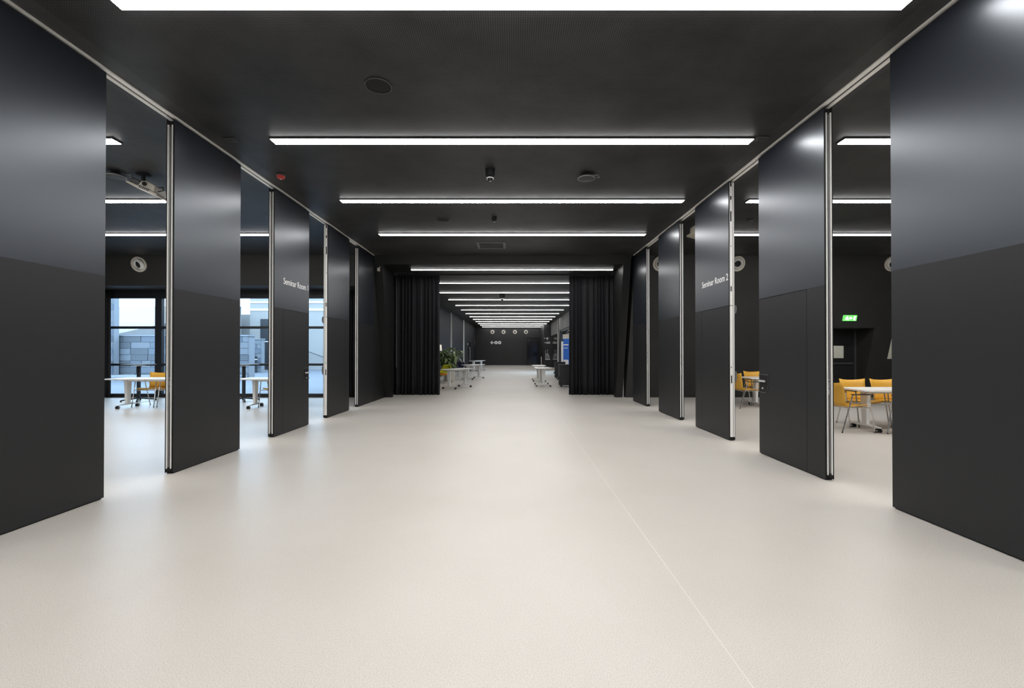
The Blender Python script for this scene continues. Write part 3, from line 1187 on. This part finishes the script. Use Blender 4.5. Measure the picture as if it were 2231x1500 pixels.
for s_ in range(12):
    a = rnd.uniform(0, 6.28)
    sp_ = rnd.uniform(.2, .68)
    hgt = rnd.uniform(1.05, 1.55)
    top = Vector((sp_ * math.cos(a), sp_ * math.sin(a), hgt))
    base = Vector((.06 * math.cos(a), .06 * math.sin(a), .5))
    mid = base.lerp(top, .55) + Vector((-.12 * math.cos(a), -.12 * math.sin(a), .05))
    bm = bmesh.new()
    tube(bm, [base, mid, top], .012, 6)
    obj('stem', bm, 'stem', pp)
    for k in range(23):
        q = rnd.uniform(.3, 1.0)
        p = (mid.lerp(top, (q - .55) / .45) if q > .55 else base.lerp(mid, q / .55))
        lo = bpy.data.objects.new('leaf', leafm['leaf_pale' if rnd.random() < .6 else 'leaf'])
        COL.objects.link(lo)
        lo.parent = pp
        lo.location = p
        lo.rotation_euler = (rnd.uniform(-.7, .35), rnd.uniform(-.5, .5), rnd.uniform(0, 6.28))
        sc = rnd.uniform(.95, 1.4)
        lo.scale = (sc, sc, sc)


def lounge(label, loc, rz, shell, cushion):
    t = thing('lounge_chair', label, 'chair', loc, rz)
    bm = bmesh.new()
    rows = [(-.30, .36, .33), (-.1, .33, .36), (.12, .33, .36), (.24, .40, .36), (.30, .55, .36), (.34, .70, .33), (.36, .80, .22)]
    g = []
    for (y, z, hw) in rows:
        g.append([bm.verts.new((hw * u, y - .10 * u * u * (1 if z > .38 else .2), z + .14 * u * u * (1 if z < .5 else .2))) for u in (-1, -.7, -.35, 0, .35, .7, 1)])
    for a in range(len(g) - 1):
        for i in range(6):
            bm.faces.new((g[a][i], g[a][i + 1], g[a + 1][i + 1], g[a + 1][i]))
    o = obj('shell', bm, shell, t, True)
    m = o.modifiers.new('thick', 'SOLIDIFY')
    m.thickness = .05
    m2 = o.modifiers.new('sub', 'SUBSURF')
    m2.levels = m2.render_levels = 1
    bm = B((-.29, .29, -.30, .20, .375, .46))
    bevel(bm, .03, 2)
    obj('cushion', bm, cushion, t, True)
    for s in (-1, 1):
        bm = bmesh.new()
        tube(bm, [(s * .22, -.22, .33), (s * .29, -.28, .012), (s * .29, .28, .012), (s * .22, .2, .33)], .011)
        obj('sled_base', bm, 'chrome', t, True)
    return t


lounge('lime green lounge chair with orange cushion beside the left curtain', (-3.08, 19.2, 0), -.75, 'green_lime', 'orange')
lounge('dark navy lounge chair behind the potted plant', (-3.1, 24.6, 0), -.6, 'navy', 'navy')

t = thing('floor_lamp', 'floor lamp with white shade above the plant', 'lamp', (-3.62, 21.4, 0))
bm = bmesh.new()
lathe(bm, [(.14, 0), (.14, .015), (.012, .03), (.012, 1.45)], 20)
obj('stand', bm, 'steel', t, True)
bm = bmesh.new()
lathe(bm, [(.15, 1.42), (.12, 1.72)], 24, None, False)
o = obj('lamp_shade', bm, 'lamp_shade', t, True)
m = o.modifiers.new('thick', 'SOLIDIFY')
m.thickness = .004


def rolling_case(label, loc, wdt, dep, hgt, rz):
    t = thing('wheeled_bin', label, 'bin', loc, rz)
    bm = bmesh.new()
    rbox(bm, -wdt / 2, wdt / 2, -dep / 2, dep / 2, .07, hgt - .05, .09, 'z', 5)
    obj('body', bm, 'case_black', t, True)
    bm = bmesh.new()
    rbox(bm, -wdt / 2 - .012, wdt / 2 + .012, -dep / 2 - .012, dep / 2 + .012, hgt - .06, hgt, .095, 'z', 5)
    obj('lid', bm, 'case_black', t, True)
    for sx in (-1, 1):
        for sy in (-1, 1):
            bm = bmesh.new()
            cyl(bm, (sx * (wdt / 2 - .09), sy * (dep / 2 - .09), .036), .036, .03, 'x', 14)
            box(bm, sx * (wdt / 2 - .09) - .02, sx * (wdt / 2 - .09) + .02, sy * (dep / 2 - .09) - .02, sy * (dep / 2 - .09) + .02, .06, .072)
            obj('wheel', bm, 'rubber', t)
    bm = bmesh.new()
    tube(bm, [(-wdt / 2 - .005, -dep * .2, hgt * .42), (-wdt / 2 - .06, -dep * .1, hgt * .30), (-wdt / 2 - .06, dep * .1, hgt * .30), (-wdt / 2 - .005, dep * .2, hgt * .42)], .014)
    obj('strap', bm, 'rubber', t, True)
    return t


rolling_case('black wheeled bin beside the right curtain, the nearer one', (2.12, 17.35, 0), .56, .56, .88, 0)
rolling_case('black wheeled bin beside the right curtain, the one behind', (2.42, 22.4, 0), .52, .52, .86, 0)

rb = thing('banner_stand', 'blue and white roll-up banner standing by the right hall window', 'banner', (3.14, 26.0, 0), -1.15)
obj('base', B((-.5, .42, -.1, .1, 0, .08)), 'alu', rb)
obj('print', B((-.24, .40, -.004, .004, .08, 2.15)), 'banner_blue', rb)
obj('white_border', B((-.48, -.24, -.004, .004, .08, 2.0)), 'white_print', rb)
obj('top_band', B((-.30, .40, -.004, .004, 2.15, 2.42)), 'cream', rb)
obj('stripe', B((-.2, .36, -.007, -.004, 1.75, 1.82)), 'white_print', rb)
obj('stripe', B((-.2, .3, -.007, -.004, 1.58, 1.62)), 'white_print', rb)
obj('stripe', B((-.2, .36, -.007, -.004, .35, .9)), 'white_print', rb)
obj('pole', B((-.02, .02, .02, .04, .05, 2.4)), 'alu', rb)

st = thing('sign_stand', 'slim white pole stand with dark head near the far door', 'stand', (2.55, 38.8, 0))
bm = bmesh.new()
lathe(bm, [(.2, 0), (.2, .015), (.03, .03), (.03, .95)], 20)
obj('pole', bm, 'white', st, True)
obj('head', B((-.20, .14, -.03, .03, .93, 1.32)), 'black', st)


def disc_y(bm, x, z, r, d, y0, n=24):
    R = Matrix.Translation((x, y0, z)) @ Matrix.Rotation(math.pi / 2, 4, 'X')
    lathe(bm, [(r, 0), (r, d)], n, R)


sg = thing('wayfinding_sign', 'white arrow and two round pictograms on the far end wall', 'sign', (0, 44.0, 2.28))
bm = bmesh.new()
ax0 = -2.27
for pts in ([(ax0, 0), (ax0 + .18, .18), (ax0 + .25, .13), (ax0 + .12, 0), (ax0 + .25, -.13), (ax0 + .18, -.18)],
            [(ax0 + .08, .045), (ax0 + .40, .045), (ax0 + .40, -.045), (ax0 + .08, -.045)]):
    prism(bm, pts, 'y', -.006, 0)
obj('arrow', bm, 'white_print', sg)
for x in (-1.68, -1.32):
    bm = bmesh.new()
    disc_y(bm, x, 0, .165, .006, 0)
    p = obj('pictogram', bm, 'white_print', sg)
    obj('symbol', B((x - .03, x + .03, -.008, -.006, -.08, .04), (x - .03, x + .03, -.008, -.006, .055, .10)) if x < -1.5 else
        B((x - .05, x + .05, -.008, -.006, -.02, .05), (x - .025, x + .025, -.008, -.006, -.09, -.02), (x - .025, x + .025, -.008, -.006, .06, .10)), 'dark_grey', p)
sg2 = thing('wayfinding_sign', 'two rows of small white pictograms on the pier at the far right', 'sign', (0, 38.4, 0))
for x, z, r in ((2.83, 2.55, .045), (3.05, 2.53, .10), (2.86, 2.16, .05), (3.05, 2.16, .10), (3.21, 2.16, .10)):
    bm = bmesh.new()
    disc_y(bm, x, z, r, .006, 0)
    p = obj('pictogram', bm, 'white_print', sg2)
    obj('symbol', B((x - r * .2, x + r * .2, -.008, -.006, z - r * .5, z + r * .4)), 'dark_grey', p)
sg3 = thing('wall_graphic', 'white skyline graphic on the pier at the far right', 'graphic', (0, 38.4, 0))
bm = B((2.86, 3.30, -.006, 0, .66, .74))
rr = random.Random(3)
for k in range(7):
    x = 2.88 + .056 * k
    hgt = (.62, .35, .30, .72, .40, .22, .16)[k]
    zz = .80
    while zz < .80 + hgt:
        s = rr.uniform(.04, .1)
        box(bm, x, x + rr.uniform(.02, .05), -.006, 0, zz, zz + s)
        zz += s + rr.uniform(.02, .06)
obj('skyline', bm, 'white_print', sg3)
cc = thing('wall_box', 'small white box on the black wall left of the far end', 'wall box', (-3.75, 36.2, 2.0))
obj('body', B((0, .06, -.2, .2, -.07, .07)), 'white', cc)
obj('cover', B((.06, .066, -.17, .17, -.05, .05)), 'mid_grey', cc)
cs = thing('wall_fitting', 'cluster of small pale fittings high on the far left wall', 'wall fitting', (-3.72, 42.3, 2.2))
for dy, dz in ((-.25, .05), (.1, -.05), (.2, .2)):
    bm = bmesh.new()
    cyl(bm, (.03, dy, dz), .07, .06, 'x', 12)
    obj('spot', bm, 'mid_grey', cs)
obj('plate', B((-.03, .0, -.4, .4, -.2, .32)), 'dark_grey', cs)

# ------------------------------------------------------------------ outdoors
struct('ground', B((-60, -4.2, 13.45, 70, -.2, -.03), (3.6, 40, 16.8, 60, -.2, -.03)), 'paving')


def stone_wall(label, x0, x1, y, dep, rows, rh, seed, grp):
    rnd = random.Random(seed)
    t = thing('stone_wall', label, 'wall', (x0, y, -.03))
    H = rows * rh
    obj('mortar_core', B((.02, x1 - x0 - .02, .03, dep, 0, H - .01)), 'mortar', t)
    base = {}
    for k in ('stone_a', 'stone_b', 'stone_c'):
        bm = B((-.5, .5, 0, .12, -.5, .5))
        me = bpy.data.meshes.new('stone_block')
        bmesh.ops.recalc_face_normals(bm, faces=bm.faces[:])
        bm.to_mesh(me)
        bm.free()
        me.materials.append(MATS[k])
        base[k] = me
    n = 0
    for r in range(rows):
        x = 0.0
        while x < x1 - x0 - .02:
            wd = min(rnd.uniform(.42, 1.0), x1 - x0 - x)
            if x1 - x0 - x - wd < .25:
                wd = x1 - x0 - x
            o = bpy.data.objects.new('stone_block', base[rnd.choice(('stone_a', 'stone_a', 'stone_b', 'stone_b', 'stone_c'))])
            COL.objects.link(o)
            o.parent = t
            o.location = (x + wd / 2, -rnd.uniform(0, .02), (r + .5) * rh)
            o.scale = (wd - .025, 1, rh - .025)
            x += wd
            n += 1
    obj('coping', B((-.02, x1 - x0 + .02, -.04, dep + .02, H - .01, H + .06)), 'mortar', t)
    return t


stone_wall('stone block retaining wall outside the left room window', -27.0, -13.35, 22.0, .6, 7, .315, 11, None)
stone_wall('low stone block wall farther outside, in the second left gap', -20.4, -17.1, 29.6, .5, 7, .32, 12, None)
stone_wall('tall stone block pier outside at the left of the window', -24.0, -19.75, 21.5, .4, 16, .315, 15, None)
struct('step', B((-27, -13.35, 20.4, 21.95, -.03, .22)), 'mortar')
bm = bmesh.new()
prism(bm, [(22.68, -.03), (33.9, -.03), (33.9, 4.9), (31.5, 4.3), (22.68, 2.2)], 'x', -40, -21.1)
tag(obj('paved_bank', bm, 'bank'), 'pale sloping bank above the stone wall outside the left window', 'bank')
fc = thing('building', 'pale rendered building outside, with a dark tall doorway', 'building', (-16, 34, -.03))
obj('wall', B((-4.5, 11.5, 0, 6, 0, 9), (-18, -4.5, 1.0, 6, 0, 4.4)), 'facade', fc)
obj('doorway', B((-3.65, -1.35, -.06, .0, .02, 3.95)), 'frame_dark', fc)
obj('door_rail', B((-3.65, -1.35, -.1, -.06, 2.15, 2.22)), 'steel', fc)
bm = bmesh.new()
tube(bm, [(.2, -.25, 1.4), (3.2, -.25, .3)], .025)
for q in (.2, 1.7, 3.2):
    tube(bm, [(q, -.25, 1.4 - (q - .2) * .367), (q, -.25, 0)], .02)
obj('handrail', bm, 'frame_dark', fc)
obj('band', B((-4.5, 11.5, -.05, 0, 4.6, 4.75)), 'white', fc)
obj('band', B((-4.5, 11.5, -.05, 0, 5.2, 5.3)), 'white', fc)
pl = thing('bollard', 'slim dark bollard outside beside the dark doorway', 'bollard', (-17.2, 29.2, -.03))
bm = bmesh.new()
lathe(bm, [(.10, 0), (.10, .95), (.07, .97), (.09, 1.0), (.09, 1.08), (0, 1.1)], 16)
obj('post', bm, 'frame_dark', pl, True)
bm = bmesh.new()
lathe(bm, [(.104, .86), (.104, .92)], 16, None, False)
obj('band', bm, 'steel', pl)
